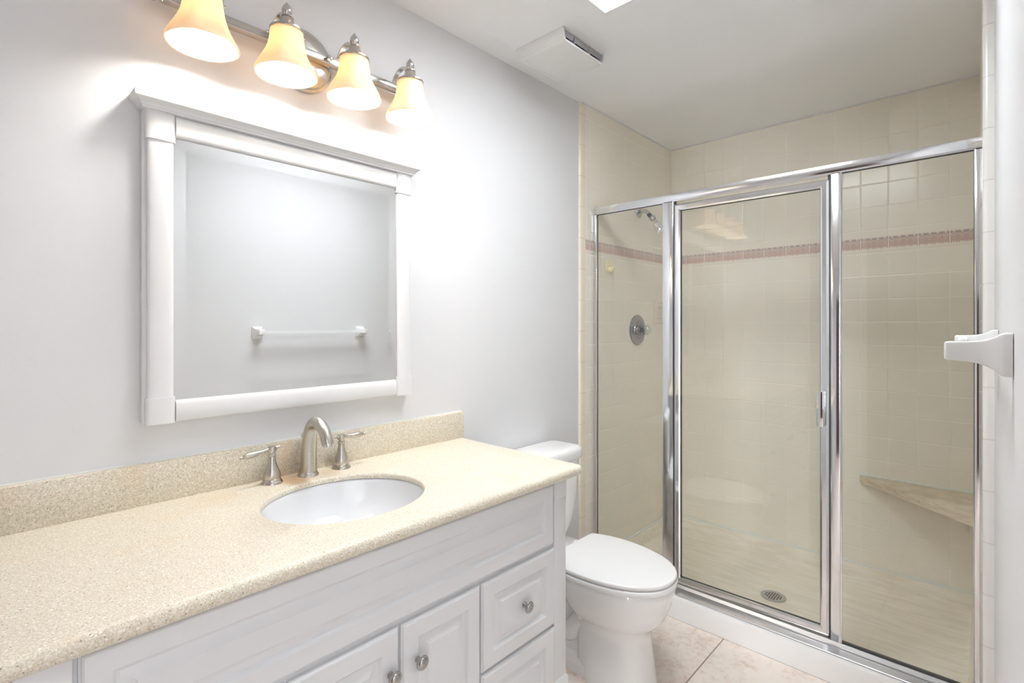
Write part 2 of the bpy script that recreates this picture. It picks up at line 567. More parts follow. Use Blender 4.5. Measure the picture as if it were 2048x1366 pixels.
# ------------------------------------------------------------------ vanity cabinet
VX0, VX1 = 0.045, 1.302
YF = -0.562                  # front of doors and drawers
YC = -0.546                  # carcass front
van = thing('bathroom_vanity', (0.6735, -0.28, 0), 'white raised-panel bathroom vanity cabinet under the beige countertop', 'cabinet')
b = MB()
for bx in ((VX0 + 0.004, VX0 + 0.022, YC, -0.004, 0.09, 0.856), (VX1 - 0.022, VX1 - 0.004, YC, -0.004, 0.09, 0.856), (VX0 + 0.022, VX1 - 0.022, YC, YC + 0.02, 0.09, 0.856), (VX0 + 0.022, VX1 - 0.022, -0.016, -0.004, 0.09, 0.856), (VX0 + 0.022, VX1 - 0.022, YC + 0.02, -0.016, 0.09, 0.108)):
    b.box(*bx)
b.box(VX0 + 0.03, VX1 - 0.03, -0.50, -0.02, 0.0, 0.09)
obj('cabinet_body', b, M['cabinet'], van, smooth=False)
fm = lambda yf: (lambda a, bb, d: (a, yf + d, bb))
def raised(b, x0, x1, z0, z1, stile, yf=YF, th=None):
    th = (YC - yf) if th is None else th
    b.rings(x0, x1, z0, z1, [(0, th), (0, 0.006), (0.0025, 0.0045), (0.0045, 0.0015), (0.007, 0.0), (stile, 0.0), (stile + 0.002, 0.0015),
                             (stile + 0.006, 0.0075), (stile + 0.010, 0.0095), (stile + 0.014, 0.0095), (stile + 0.030, 0.0025), (stile + 0.032, 0.0010), (stile + 0.034, 0.0010)], fm(yf))
def knob_mesh():
    b = MB()
    b.lathe([(0.0075, 0), (0.0060, 0.004), (0.0050, 0.010), (0.0065, 0.014), (0.0150, 0.0165), (0.0168, 0.019), (0.0160, 0.0215), (0.0125, 0.0222), (0.0115, 0.0240), (0.0080, 0.0268), (0.0, 0.0278)], (0, 0, 0), '-y', 32)
    return b
KN = []
def knob(parent, x, z, y=YF):
    if not KN:
        o = obj('knob', knob_mesh(), M['pewter'], parent, origin=(0, 0, 0))
        KN.append(o)
    else:
        o = KN[0].copy(); COL.objects.link(o); o.parent = parent
    base = Vector((0, 0, 0)); q = parent
    while q: base += q.location; q = q.parent
    o.location = Vector((x, y, z)) - base
    return o
# false front over the full width
b = MB(); raised(b, 0.114, 1.2345, 0.662, 0.847, 0.040)
obj('false_front', b, M['cabinet'], van, angle=25)
# doors
for nm, x0, x1, kx in (('door', 0.424, 0.672, 0.648), ('door', 0.680, 0.926, 0.7225)):
    b = MB(); raised(b, x0, x1, 0.125, 0.648, 0.044)
    d = obj(nm, b, M['cabinet'], van, angle=25)
    knob(d, kx, 0.553)
# drawers
for x0, x1 in ((0.114, 0.418), (0.9325, 1.2395)):
    for z0, z1 in ((0.412, 0.648), (0.125, 0.404)):
        b = MB(); raised(b, x0, x1, z0, z1, 0.042)
        d = obj('drawer', b, M['cabinet'], van, angle=25)
        knob(d, (x0 + x1) / 2 + 0.011, (z0 + z1) / 2 + 0.0)
for x0, x1 in ((VX0, 0.107), (1.242, VX1)):
    b = MB()
    b.box(x0, x1, -0.556, -0.52, 0.228, 0.790, 0.002)
    b.box(x0 - 0.001, x1 + 0.001, -0.558, -0.52, 0.790, 0.855, 0.002)
    p = obj('pilaster', b, M['cabinet'], van)
    b = MB()
    cx = (x0 + x1) / 2
    b.loft([[(x0 - 0.004 + q, -0.562 + q, z), (x1 + 0.004 - q, -0.562 + q, z), (x1 + 0.004 - q, -0.515, z), (x0 - 0.004 + q, -0.515, z)]
            for z, q in ((0, 0), (0.222, 0), (0.228, 0.003), (0.231, 0.006))])
    obj('plinth_block', b, M['cabinet'], p)

# ------------------------------------------------------------------ countertop with oval cut-out
CT = 0.889; TH = 0.032
SX, SY, SA, SB = 0.683, -0.311, 0.206, 0.181
def rrect(x0, x1, y0, y1, r, n=10, m=26):
    pts = []
    for cx, cy, a0 in ((x1 - r, y1 - r, 0), (x0 + r, y1 - r, 90), (x0 + r, y0 + r, 180), (x1 - r, y0 + r, 270)):
        arc = [(cx + r * math.cos(math.radians(a0 + 90 * k / n)), cy + r * math.sin(math.radians(a0 + 90 * k / n))) for k in range(n + 1)]
        pts.append(arc)
    out = []
    for i in range(4):
        out += pts[i]
        a, c = pts[i][-1], pts[(i + 1) % 4][0]
        out += [(a[0] + (c[0] - a[0]) * k / m, a[1] + (c[1] - a[1]) * k / m) for k in range(1, m)]
    return out
ctop = thing('countertop', (0.6735, -0.29, CT - TH), 'speckled beige solid-surface countertop with oval sink cut-out on the white vanity', 'countertop')
b = MB()
CX0, CX1, CYF = 0.006, 1.346, -0.595
def outer(ins, z):
    return [(x, y, z) for x, y in rrect(CX0 + ins, CX1 - ins, CYF + ins, -0.001 - min(ins, 0.0005), max(0.018 - ins, 0.004))]
O0 = outer(0.014, CT)
angs = [math.atan2((p[1] - SY) / SB, (p[0] - SX) / SA) for p in O0]
def inner(k, z): return [(SX + SA * k * math.cos(t), SY + SB * k * math.sin(t), z) for t in angs]
HD = 0.0145                  # the slab is thin at the cut-out, built up at its front edge
loops = [inner(1.0, CT - HD)]
loops += [inner(1.0 + 0.0, CT - 0.006), inner(1.008, CT - 0.002), inner(1.02, CT)]
mid = [(tuple(Vector(a) * (1 - f) + Vector(c) * f for a, c in zip(inner(1.02, CT), O0))) for f in (0.35, 0.7)]
loops += [list(q) for q in mid] + [O0]
for k in range(1, 9):
    t = PI * k / 8
    loops.append(outer(0.014 - 0.014 * math.sin(t), CT - TH / 2 + TH / 2 * math.cos(t)))
loops.append(inner(1.22, CT - HD))
b.loft(loops, closed=True)
obj('slab', b, M['counter'], ctop, angle=40)
b = MB(); b.box(CX0, CX1 + 0.001, -0.0205, -0.001, CT - 0.0005, CT + 0.101, 0.0025)
obj('backsplash', b, M['counter'], ctop)
b = MB(); b.box(CX0, CX1, -0.006, -0.0005, CT + 0.1005, CT + 0.104, 0.001)
obj('caulk_line', b, M['caulk'], ctop)

sink = thing('sink', (SX, SY, CT - TH), 'white oval undermount sink basin set below the beige countertop', 'sink')
b = MB()
loops = []
for k, dz in ((1.16, -0.0), (1.03, -0.0005), (1.005, -0.003), (0.99, -0.012), (0.96, -0.035), (0.90, -0.065), (0.80, -0.092), (0.64, -0.112), (0.42, -0.124), (0.2, -0.130), (0.115, -0.132)):
    loops.append([(SX + SA * k * math.cos(2 * PI * i / 72), SY + SB * k * math.sin(2 * PI * i / 72), CT - HD - 0.0005 + dz) for i in range(72)])
for k, dz in ((0.115, -0.142), (0.45, -0.136), (0.70, -0.122), (0.86, -0.100), (1.0, -0.06), (1.16, -0.012)):
    loops.append([(SX + SA * k * math.cos(2 * PI * i / 72), SY + SB * k * math.sin(2 * PI * i / 72), CT - HD - 0.0005 + dz) for i in range(72)])
b.loft(loops, closed=True)
obj('basin', b, plain('sink_porcelain', (0.72, 0.73, 0.745), 0.08, spec=0.5, coat=0.3), sink, angle=60)
b = MB()
b.lathe([(0.0, -0.006), (0.024, -0.006), (0.024, 0.001), (0.020, 0.003), (0.017, 0.001), (0.015, 0.004), (0.0, 0.006)], (SX, SY, CT - HD - 0.132), 'z', 32)
obj('drain_stopper', b, M['nickel_light'], sink)

# ------------------------------------------------------------------ faucet
FX = 0.695
fau = thing('faucet', (FX, -0.063, CT), 'brushed nickel widespread faucet with arched spout and two lever handles', 'faucet')
b = MB()
b.lathe([(0.0300, 0), (0.0300, 0.003), (0.0275, 0.006), (0.0262, 0.009), (0.0250, 0.012)], (FX, -0.063, CT), 'z', 40)
path = [(-0.063, 0.008), (-0.0645, 0.04), (-0.067, 0.08), (-0.0725, 0.115), (-0.086, 0.146), (-0.110, 0.161), (-0.138, 0.158), (-0.162, 0.142), (-0.176, 0.122), (-0.182, 0.108)]
rad = [0.0245, 0.0232, 0.0218, 0.0200, 0.0180, 0.0170, 0.0166, 0.0163, 0.0162, 0.0162]
b.tube([(FX, y, CT + z) for y, z in path], rad, 28, up=(1, 0, 0))
sp = obj('spout', b, M['nickel'], fau, angle=50)
b = MB()
d = Vector((0, -0.006, -0.014)).normalized()
b.lathe([(0.0125, -0.002), (0.0125, 0.005), (0.0100, 0.005), (0.0090, 0.002), (0.0, 0.002)], (FX, -0.1822, CT + 0.1078), tuple(d), 24)
obj('aerator', b, M['chrome'], sp)
b = MB()
b.lathe([(0.0035, 0), (0.0035, 0.03), (0.007, 0.032), (0.0085, 0.038), (0.006, 0.045), (0, 0.047)], (FX - 0.002, -0.0385, CT + 0.0005), 'z', 20)
b.lathe([(0.0028, 0.03), (0.0028, 0.105), (0.0065, 0.108), (0.008, 0.114), (0.005, 0.121), (0, 0.122)], (FX - 0.002, -0.0385, CT), 'z', 20)
obj('lift_rod', b, M['nickel'], fau)
def handle(x, s, tilt, name='tap_handle'):
    b = MB()
    b.lathe([(0.0280, 0), (0.0280, 0.003), (0.0262, 0.006), (0.0240, 0.009), (0.0238, 0.0120), (0.0222, 0.0140), (0.0228, 0.0185), (0.0226, 0.0240), (0.0208, 0.0310), (0.0175, 0.0390), (0.0142, 0.0470), (0.0118, 0.0560),
             (0.0100, 0.0660), (0.0090, 0.0755), (0.0112, 0.0785), (0.0112, 0.081), (0.0075, 0.0835), (0.0080, 0.086), (0.0118, 0.092), (0.0125, 0.098), (0.0095, 0.103), (0.0, 0.1045)], (x, -0.064, CT), 'z', 36)
    h = obj(name, b, M['nickel'], fau, angle=40)
    b = MB()
    ax = (s, 0, tilt)
    o = Vector((x, -0.064, CT + 0.096))
    b.lathe([(0.0, -0.022), (0.0036, -0.0205), (0.0042, -0.018), (0.003, -0.0155), (0.0055, -0.013), (0.006, 0.0), (0.0062, 0.010), (0.0048, 0.016), (0.0044, 0.024), (0.0056, 0.036), (0.0082, 0.050),
             (0.0090, 0.059), (0.0078, 0.068), (0.0048, 0.0755), (0.0030, 0.0775), (0.0042, 0.080), (0.0036, 0.083), (0.0018, 0.0855), (0, 0.088)], tuple(o), ax, 24)
    obj('lever', b, M['nickel'], h, angle=40)
handle(0.590, -1, -0.14)
handle(0.800, 1, -0.03)

# ------------------------------------------------------------------ wall mirror
mir = thing('wall_mirror', (0.6925, 0, 1.087), 'white framed wall mirror with crown moulding above the sink', 'mirror')
MX0, MX1, MZ0, MZ1 = 0.2965, 1.087, 1.087, 1.862
ST = 0.068
b = MB(); b.box(MX0, MX1, -0.022, -0.001, MZ0 + 0.003, MZ1, 0.002)
obj('backing_frame', b, M['mirror_frame'], mir)
GX0, GX1, GZ0, GZ1 = MX0 + ST - 0.003, MX1 - ST + 0.006, MZ0 + 0.058, MZ1 - 0.056
# bevelled glass
b = MB()
b.rings(GX0, GX1, GZ0, GZ1, [(-0.004, 0.0010), (-0.002, -0.0013), (0.027, 0.0), (0.1, 0.0)], lambda a, bb, d: (a, -0.0265 + d, bb), cap=False)
b2 = MB()
gl = b
# close the middle
g = b.bm.verts[:] if False else None
b.bm.verts.ensure_lookup_table()
nv = len(b.bm.verts)
b.bm.faces.new(b.bm.verts[nv - 4:nv])
b.bm.faces.new([b.bm.verts[i] for i in (3, 2, 1, 0)])
obj('glass', b, M['mirror'], mir, smooth=False)
def bead(prof2d, along0, along1, fm0):
    pass
# half-round stiles and rails
def half(n=12, w=1.0, d=1.0):
    out = []
    for k in range(n + 1):
        t = PI * k / n
        out.append((0.5 - 0.5 * math.cos(t), max(0.0, math.sin(t)) ** 0.55))
    return out
H = half(14)
FD = 0.044
def stile(x0, x1, z0, z1, base=-0.022, depth=0.016, ins=0.004):
    b = MB()
    poly = [(x0 + ins, base + 0.002)] + [(x0 + ins + (x1 - x0 - 2 * ins) * u, base - 0.006 - (depth - 0.006) * v) for u, v in H] + [(x1 - ins, base + 0.002)]
    b.prism(poly, lambda x, y: (x, y, z0), lambda x, y: (x, y, z1))
    return b
def rail(x0, x1, z0, z1, base=-0.022, depth=0.017, ins=0.0):
    b = MB()
    poly = [(z0 + ins, base + 0.002)] + [(z0 + ins + (z1 - z0 - 2 * ins) * u, base - 0.006 - (depth - 0.006) * v) for u, v in H] + [(z1 - ins, base + 0.002)]
    b.prism(poly, lambda z, y: (x0, y, z), lambda z, y: (x1, y, z))
    return b
BLK0, BLK1 = 0.066, 0.070
for x0, x1 in ((MX0 + 0.004, MX0 + ST), (MX1 - ST + 0.003, MX1 - 0.001)):
    obj('stile', stile(x0, x1, MZ0 + BLK0, MZ1 - BLK1), M['mirror_frame'], mir, angle=30)
    for z0, z1 in ((MZ0, MZ0 + BLK0), (MZ1 - BLK1, MZ1)):
        obj('corner_block', stile(x0 - 0.002, x1 + 0.002, z0, z1, depth=0.0185, ins=0.002), M['mirror_frame'], mir, angle=30)
obj('top_rail', rail(MX0 + ST + 0.0, MX1 - ST + 0.001, MZ1 - 0.056, MZ1), M['mirror_frame'], mir, angle=30)
obj('bottom_rail', rail(MX0 + ST + 0.0, MX1 - ST + 0.001, MZ0 + 0.002, MZ0 + 0.056), M['mirror_frame'], mir, angle=30)
# dark line where the glass meets the top rail
b = MB()
LX0, LX1, LY, LZ = MX0 - 0.004, MX1 + 0.004, -0.046, MZ1
cprof = [(0, 0), (0.000, 0.004), (0.003, 0.006), (0.005, 0.011), (0.010, 0.016), (0.017, 0.020), (0.018, 0.024), (0.018, 0.035), (0.016, 0.037)]
loops = []
for o_, h in cprof:
    loops.append([(LX0 - o_, -0.001, LZ + h), (LX1 + o_, -0.001, LZ + h), (LX1 + o_, LY - o_, LZ + h), (LX0 - o_, LY - o_, LZ + h)])
b.loft(loops)
obj('crown_moulding', b, M['mirror_frame'], mir, angle=25)

# ------------------------------------------------------------------ vanity light
LZR = 1.335 + 0.679           # shade rim height
LXS = [0.3976 + 0.2033 * i for i in range(4)]
LYS = -0.135
LC = 0.7035
vl = thing('vanity_light', (LC, 0, 2.148), 'brushed nickel vanity light with four lit amber bell shades above the mirror', 'light fixture')
b = MB()
b.lathe([(0.096, 0.001), (0.096, 0.006), (0.091, 0.009), (0.088, 0.010), (0.083, 0.014), (0.080, 0.015), (0.070, 0.020), (0.050, 0.023), (0.0, 0.024)], (LC, 0, 2.140), '-y', 64)
obj('back_plate', b, M['nickel_light'], vl, angle=20)
b = MB(); b.box(LXS[0] - 0.062, LXS[3] + 0.062, -0.052, -0.024, 2.138, 2.159, 0.0012)
bar = obj('crossbar', b, M['nickel_light'], vl)
for sx in (-1, 1):
    b = MB()
    xe = LXS[0] - 0.062 if sx < 0 else LXS[3] + 0.062
    b.lathe([(0.012, -0.002), (0.0155, 0.001), (0.0155, 0.004), (0.011, 0.007), (0.010, 0.011), (0.0165, 0.016), (0.0175, 0.022), (0.013, 0.029), (0.0, 0.033)], (xe, -0.038, 2.1485), '-x' if sx < 0 else 'x', 28)
    obj('end_cap', b, M['nickel_light'], vl)
for sx in (-0.058, 0.058):
    b = MB()
    b.lathe([(0.004, 0), (0.004, 0.004), (0.0075, 0.006), (0.009, 0.011), (0.006, 0.017), (0, 0.0185)], (LC + sx, -0.052, 2.148), '-y', 20)
    obj('cap_nut', b, M['nickel_light'], vl)
def gmod(t, h):
    k = math.exp(-((h - 0.036) / 0.026) ** 2)
    return 1 + 0.06 * k * math.cos(6 * t + 0.5)
sh_out = [(0.0795, 0.0), (0.0800, 0.003), (0.0785, 0.009), (0.0735, 0.018), (0.0670, 0.029), (0.0600, 0.042), (0.0535, 0.058), (0.0480, 0.076), (0.0445, 0.094), (0.0425, 0.110), (0.0412, 0.121), (0.0380, 0.1245)]
sh_in = [(r - 0.0032, h + (0.0005 if i == 0 else 0.0)) for i, (r, h) in enumerate(sh_out)]
def shade_mesh():
    b = MB()
    prof = sh_out + [(0.034, 0.1245), (0.034, 0.1215)] + sh_in[::-1][1:]
    n = 72; loops = []
    for r, h in prof:
        loops.append([Vector((math.cos(2 * PI * i / n), math.sin(2 * PI * i / n), 0)) * (r * gmod(2 * PI * i / n, h)) + Vector((0, 0, h)) for i in range(n)])
    b.loft(loops, closed=True)
    return b
protos = {}
for i, lx in enumerate(LXS):
    if not protos:
        b = MB()
        yy = [(-0.040, 2.150), (-0.046, 2.172), (-0.064, 2.189), (-0.090, 2.196), (-0.115, 2.190), (-0.132, 2.176)]
        b.tube([(lx, y, z) for y, z in yy], 0.005, flat=(0.014, 0.005), up=(1, 0, 0))
        arm = obj('lamp_arm', b, M['nickel_light'], vl, origin=(lx, LYS, LZR))
        b = MB()
        b.lathe([(0.030, 0.1185), (0.0436, 0.1185), (0.0442, 0.1200), (0.0440, 0.1245), (0.0400, 0.1270), (0.0300, 0.1300), (0.0240, 0.1350), (0.0205, 0.1420), (0.0180, 0.1500), (0.0160, 0.1560), (0.0180, 0.1575), (0.0178, 0.1600), (0.0125, 0.1620), (0.0, 0.1625)], (lx, LYS, LZR), 'z', 40)
        for a in (0.2, 2.3, 4.4):
            v = Vector((math.cos(a), math.sin(a), 0))
            b.tube([Vector((lx, LYS, LZR + 0.123)) + v * 0.040, Vector((lx, LYS, LZR + 0.123)) + v * 0.051], 0.0018, 8, smooth=False)
            b.sphere(Vector((lx, LYS, LZR + 0.123)) + v * 0.053, 0.0042, 12)
        cup = obj('socket_cup', b, M['nickel_light'], arm, origin=(lx, LYS, LZR), angle=30)
        b = MB()
        b.lathe([(0.007, 0.160), (0.0075, 0.163), (0.0080, 0.165), (0.0118, 0.169), (0.0136, 0.176), (0.0126, 0.183), (0.0088, 0.190), (0.0042, 0.1960), (0.0018, 0.2000), (0.0, 0.2015)], (lx, LYS, LZR), 'z', 28)
        fin = obj('finial', b, M['nickel_light'], arm, origin=(lx, LYS, LZR), angle=40)
        bsh = shade_mesh()
        bmesh.ops.translate(bsh.bm, vec=(lx, LYS, LZR), verts=bsh.bm.verts[:])
        sh = obj('lamp_shade', bsh, M['shade'], vl, origin=(lx, LYS, LZR), angle=60)
        b = MB()
        b.lathe([(0.0, 0.018), (0.011, 0.020), (0.020, 0.026), (0.0265, 0.036), (0.0285, 0.047), (0.0265, 0.058), (0.020, 0.072), (0.0145, 0.084), (0.013, 0.100), (0.013, 0.119), (0.0, 0.1195)], (lx, LYS, LZR), 'z', 20)
        bu = obj('bulb', b, M['bulb'], sh, origin=(lx, LYS, LZR), angle=60)
        protos = {'arm': arm, 'cup': cup, 'fin': fin, 'sh': sh, 'bu': bu}
    else:
        a2 = protos['arm'].copy(); COL.objects.link(a2); a2.parent = vl
        a2.location = Vector((lx, LYS, LZR)) - vl.location
        for k in ('cup', 'fin'):
            c2 = protos[k].copy(); COL.objects.link(c2); c2.parent = a2
        s2 = protos['sh'].copy(); COL.objects.link(s2); s2.parent = vl
        s2.location = Vector((lx, LYS, LZR)) - vl.location
        c2 = protos['bu'].copy(); COL.objects.link(c2); c2.parent = s2

# ------------------------------------------------------------------ ceiling panel and exhaust fan
cl = thing('window_1', (1.29, -0.815, CEIL), 'bright square skylight well in the ceiling in front of the exhaust fan', 'skylight'); struct(cl)
S0, S1 = 0.035, 0.62            # slope invented to throw light at the shower: low toward vanity, high toward shower
b = MB()
b.loft([[(PX0, PY0, CEIL + S0 + q), (PX1, PY0, CEIL + S1 + q), (PX1, PY1, CEIL + S1 + q), (PX0, PY1, CEIL + S0 + q)] for q in (0.0, 0.012)])
obj('diffuser', b, M['diffuser'], cl, smooth=False)
b = MB()
well = lambda o, q: [(PX0 - o, PY0 - o, CEIL + S0 + q), (PX1 + o, PY0 - o, CEIL + S1 + q), (PX1 + o, PY1 + o, CEIL + S1 + q), (PX0 - o, PY1 + o, CEIL + S0 + q)]
base = lambda o: [(PX0 - o, PY0 - o, CEIL - 0.0003), (PX1 + o, PY0 - o, CEIL - 0.0003), (PX1 + o, PY1 + o, CEIL - 0.0003), (PX0 - o, PY1 + o, CEIL - 0.0003)]
b.loft([base(-0.0015), well(-0.0015, 0.013), well(-0.0, 0.02), well(0.02, 0.02), [(x, y, CEIL + 0.082) if z < CEIL + 0.05 else (x, y, CEIL + 0.082) for x, y, z in well(0.02, 0.0)],
        [(x, y, CEIL + 0.081) for x, y, z in base(0.001)]], cap0=False, cap1=False)
obj('skylight_shaft', b, M['ceiling'], cl, smooth=False)

fan = thing('exhaust_fan', (1.69, -0.23, CEIL), 'white square bathroom exhaust fan cover on the ceiling with dark side slot', 'exhaust fan')
FX0, FX1, FY0, FY1, FZ = 1.556, 1.834, -0.352, -0.108, CEIL - 0.047
b = MB()
b.box(FX0, FX1, FY0, FY1, CEIL - 0.008, CEIL - 0.0005)
# sloped sides
b.loft([[(FX0 + q, FY0, z), (FX0 + q + 0.006, FY0, z), (FX0 + q + 0.006, FY1 - 0.004, z), (FX0 + q, FY1 - 0.004, z)] for q, z in ((0, CEIL - 0.004), (0.001, CEIL - 0.030), (0.012, FZ))])
b.loft([[(FX1 - q - 0.006, FY0, z), (FX1 - q, FY0, z), (FX1 - q, FY1 - 0.004, z), (FX1 - q - 0.006, FY1 - 0.004, z)] for q, z in ((0, CEIL - 0.004), (0.001, CEIL - 0.030), (0.012, FZ))])
b.box(FX0 + 0.004, FX1 - 0.004, FY1 - 0.010, FY1 - 0.003, FZ + 0.002, CEIL - 0.004)
obj('fan_housing', b, M['fan'], fan)
b = MB()
b.loft([[(FX0 + q, FY0 + q * 0.2, z), (FX1 - q, FY0 + q * 0.2, z), (FX1 - q, FY1 - q, z), (FX0 + q, FY1 - q, z)] for q, z in ((0.006, FZ + 0.004), (0.006, FZ), (0.012, FZ - 0.003), (0.022, FZ - 0.004), (0.026, FZ - 0.0025), (0.030, FZ - 0.004))])
b.box(1.688, 1.704, -0.236, -0.220, FZ - 0.0048, FZ - 0.0035)
obj('cover_plate', b, M['fan'], fan, angle=20)
b = MB()
b.loft([[(FX0 + 0.008, FY0 + 0.004, CEIL - 0.009), (FX1 - 0.008, FY0 + 0.004, CEIL - 0.009), (FX1 - 0.008, FY0 + 0.007, CEIL - 0.009), (FX0 + 0.008, FY0 + 0.007, CEIL - 0.009)],
        [(FX0 + 0.008, FY0 + 0.012, FZ + 0.0215), (FX1 - 0.008, FY0 + 0.012, FZ + 0.0215), (FX1 - 0.008, FY0 + 0.015, FZ + 0.0215), (FX0 + 0.008, FY0 + 0.015, FZ + 0.0215)]])
for xd in (1.632, 1.735):
    b.box(xd - 0.002, xd + 0.002, FY0 + 0.002, FY0 + 0.030, FZ + 0.004, CEIL - 0.008)
obj('slot_vane', b, M['fan_inner'], fan, smooth=False)
b = MB(); b.box(FX0 + 0.008, FX1 - 0.008, FY0 + 0.030, FY0 + 0.032, FZ + 0.004, CEIL - 0.008)
obj('slot_shade_plate', b, M['dark'], fan, smooth=False)  # black plate standing in for the shade inside the slot

# ------------------------------------------------------------------ toilet
TXC = 1.709
toi = thing('toilet', (TXC, -0.40, 0), 'white two-piece toilet with closed lid between the vanity and the shower', 'toilet')
def egg(hb, hw, yb, yw, yfr, z, n=28, e=2.15, k=1.0, dy=0.0, rc=0.014):
    """toilet plan outline: straight back, widest at yw, elliptical front"""
    pts = []
    for i in range(n + 1):                      # front half, right to left
        t = PI * i / n
        c, s_ = math.cos(t), math.sin(t)
        pts.append((math.copysign(abs(c) ** (2 / e), c) * hw, yw - (yw - yfr) * abs(s_) ** (2 / e)))
    m = 8
    for i in range(1, m + 1):                   # left side to back corner
        f = i / m
        w_ = hw - (hw - hb) * f ** 2
        pts.append((-w_, yw + (yb - rc - yw) * f))
    pts.append((-(hb - rc * 0.3), yb - rc * 0.3)); pts.append((-(hb - rc), yb))
    for i in range(1, 6): pts.append((-(hb - rc) + 2 * (hb - rc) * i / 6, yb))
    pts.append((hb - rc, yb)); pts.append((hb - rc * 0.3, yb - rc * 0.3))
    for i in range(m, 0, -1):
        f = i / m
        w_ = hw - (hw - hb) * f ** 2
        pts.append((w_, yw + (yb - rc - yw) * f))
    yc = (yb + yfr) / 2
    return [(TXC + x * k, yc + (y - yc) * k + dy, z) for x, y in pts]
LZ0 = 0.430
E1 = (0.160, 0.190, -0.271, -0.419, -0.719)
b = MB()
b.loft([egg(*E1, LZ0 - 0.016, k=0.985), egg(*E1, LZ0 - 0.014, k=0.995), egg(*E1, LZ0 - 0.006), egg(*E1, LZ0 - 0.002, k=0.993), egg(*E1, LZ0 - 0.0004, k=0.98), egg(*E1, LZ0, k=0.95)])
obj('lid', b, M['seat'], toi, angle=50)
b = MB()
E2 = (0.158, 0.191, -0.273, -0.419, -0.722)
b.loft([egg(*E2, LZ0 - 0.040, k=0.985), egg(*E2, LZ0 - 0.037, k=0.997), egg(*E2, LZ0 - 0.024), egg(*E2, LZ0 - 0.0205, k=0.992), egg(*E2, LZ0 - 0.0195, k=0.96)])
obj('seat', b, M['seat'], toi, angle=50)
for sx in (-1, 1):
    b = MB()
    b.lathe([(0.017, 0), (0.018, 0.004), (0.017, 0.014), (0.012, 0.019), (0, 0.020)], (TXC + sx * 0.072, -0.252, LZ0 - 0.038), 'z', 20)
    obj('hinge', b, M['seat'], toi)
# bowl and pedestal as one body
b = MB()
def sec(hb, hw, yb, yw, yfr, z, e=2.2): return egg(hb, hw, yb, yw, yfr, z, e=e, rc=0.03)
b.loft([sec(0.098, 0.122, -0.36, -0.46, -0.640, 0.0, 2.6), sec(0.098, 0.121, -0.36, -0.46, -0.638, 0.02, 2.6), sec(0.096, 0.117, -0.36, -0.46, -0.630, 0.08, 2.6), sec(0.094, 0.112, -0.36, -0.46, -0.622, 0.14, 2.5),
        sec(0.094, 0.110, -0.36, -0.46, -0.622, 0.18, 2.4), sec(0.098, 0.116, -0.35, -0.46, -0.632, 0.215, 2.3), sec(0.105, 0.136, -0.33, -0.45, -0.655, 0.235, 2.2), sec(0.115, 0.155, -0.31, -0.44, -0.678, 0.262, 2.15),
        sec(0.128, 0.168, -0.28, -0.43, -0.694, 0.300, 2.15), sec(0.140, 0.177, -0.26, -0.425, -0.706, 0.340, 2.15), sec(0.148, 0.184, -0.25, -0.42, -0.714, 0.368, 2.15),
        sec(0.150, 0.184, -0.25, -0.42, -0.714, 0.382, 2.15), sec(0.146, 0.178, -0.25, -0.42, -0.706, 0.391, 2.15)])
# rear deck, rear foot and the trapway bulging at each side
b.loft([[(TXC + sx * w_, y, z) for sx, y in ((-1, -0.33), (1, -0.33), (1, -0.05), (-1, -0.05))] for w_, z in ((0.085, 0.27), (0.115, 0.33), (0.128, 0.37), (0.128, 0.388), (0.122, 0.394))])
b.loft([[(TXC + sx * w_, y, z) for sx, y in ((-1, -0.42), (1, -0.42), (1, -0.10), (-1, -0.10))] for w_, z in ((0.112, 0.0), (0.112, 0.035), (0.075, 0.055), (0.062, 0.12), (0.062, 0.30))])
for sx in (-1, 1):
    b.tube([(TXC + sx * 0.050, -0.42, 0.25), (TXC + sx * 0.056, -0.36, 0.17), (TXC + sx * 0.058, -0.30, 0.115), (TXC + sx * 0.056, -0.235, 0.16), (TXC + sx * 0.055, -0.20, 0.23), (TXC + sx * 0.055, -0.15, 0.20), (TXC + sx * 0.055, -0.13, 0.05)], 0.040, 18)
obj('bowl', b, M['porcelain'], toi, angle=45)
def sup(hx, hy, cy, z, e=5, n=48):
    L = []
    for i in range(n):
        t = 2 * PI * i / n; c, s_ = math.cos(t), math.sin(t)
        L.append((TXC + math.copysign(abs(c) ** (2 / e), c) * hx, cy + math.copysign(abs(s_) ** (2 / e), s_) * hy, z))
    return L
b = MB()
b.loft([sup(0.070, 0.060, -0.13, 0.393), sup(0.085, 0.070, -0.125, 0.410), sup(0.110, 0.078, -0.12, 0.440), sup(0.138, 0.085, -0.117, 0.480), sup(0.158, 0.089, -0.115, 0.530), sup(0.172, 0.091, -0.114, 0.590), sup(0.184, 0.092, -0.113, 0.660), sup(0.192, 0.093, -0.112, 0.730), sup(0.193, 0.093, -0.112, 0.738)])
tk = obj('tank', b, M['porcelain'], toi, angle=45)
b = MB()
b.loft([sup(0.196, 0.096, -0.1125, 0.738), sup(0.2035, 0.1015, -0.1125, 0.742), sup(0.2055, 0.103, -0.1125, 0.752), sup(0.2055, 0.103, -0.1125, 0.772), sup(0.2025, 0.1005, -0.1125, 0.784), sup(0.193, 0.092, -0.1125, 0.791), sup(0.17, 0.072, -0.1125, 0.794)])
obj('tank_lid', b, M['porcelain'], toi, angle=50)
b = MB()
b.lathe([(0.012, 0), (0.013, 0.004), (0.010, 0.012), (0.0, 0.013)], (TXC - 0.14, -0.203, 0.69), '-y', 20)
b.tube([(TXC - 0.14, -0.212, 0.69), (TXC - 0.105, -0.216, 0.686), (TXC - 0.07, -0.216, 0.680)], [0.005, 0.006, 0.007], 12)
obj('flush_lever', b, M['chrome'], toi)

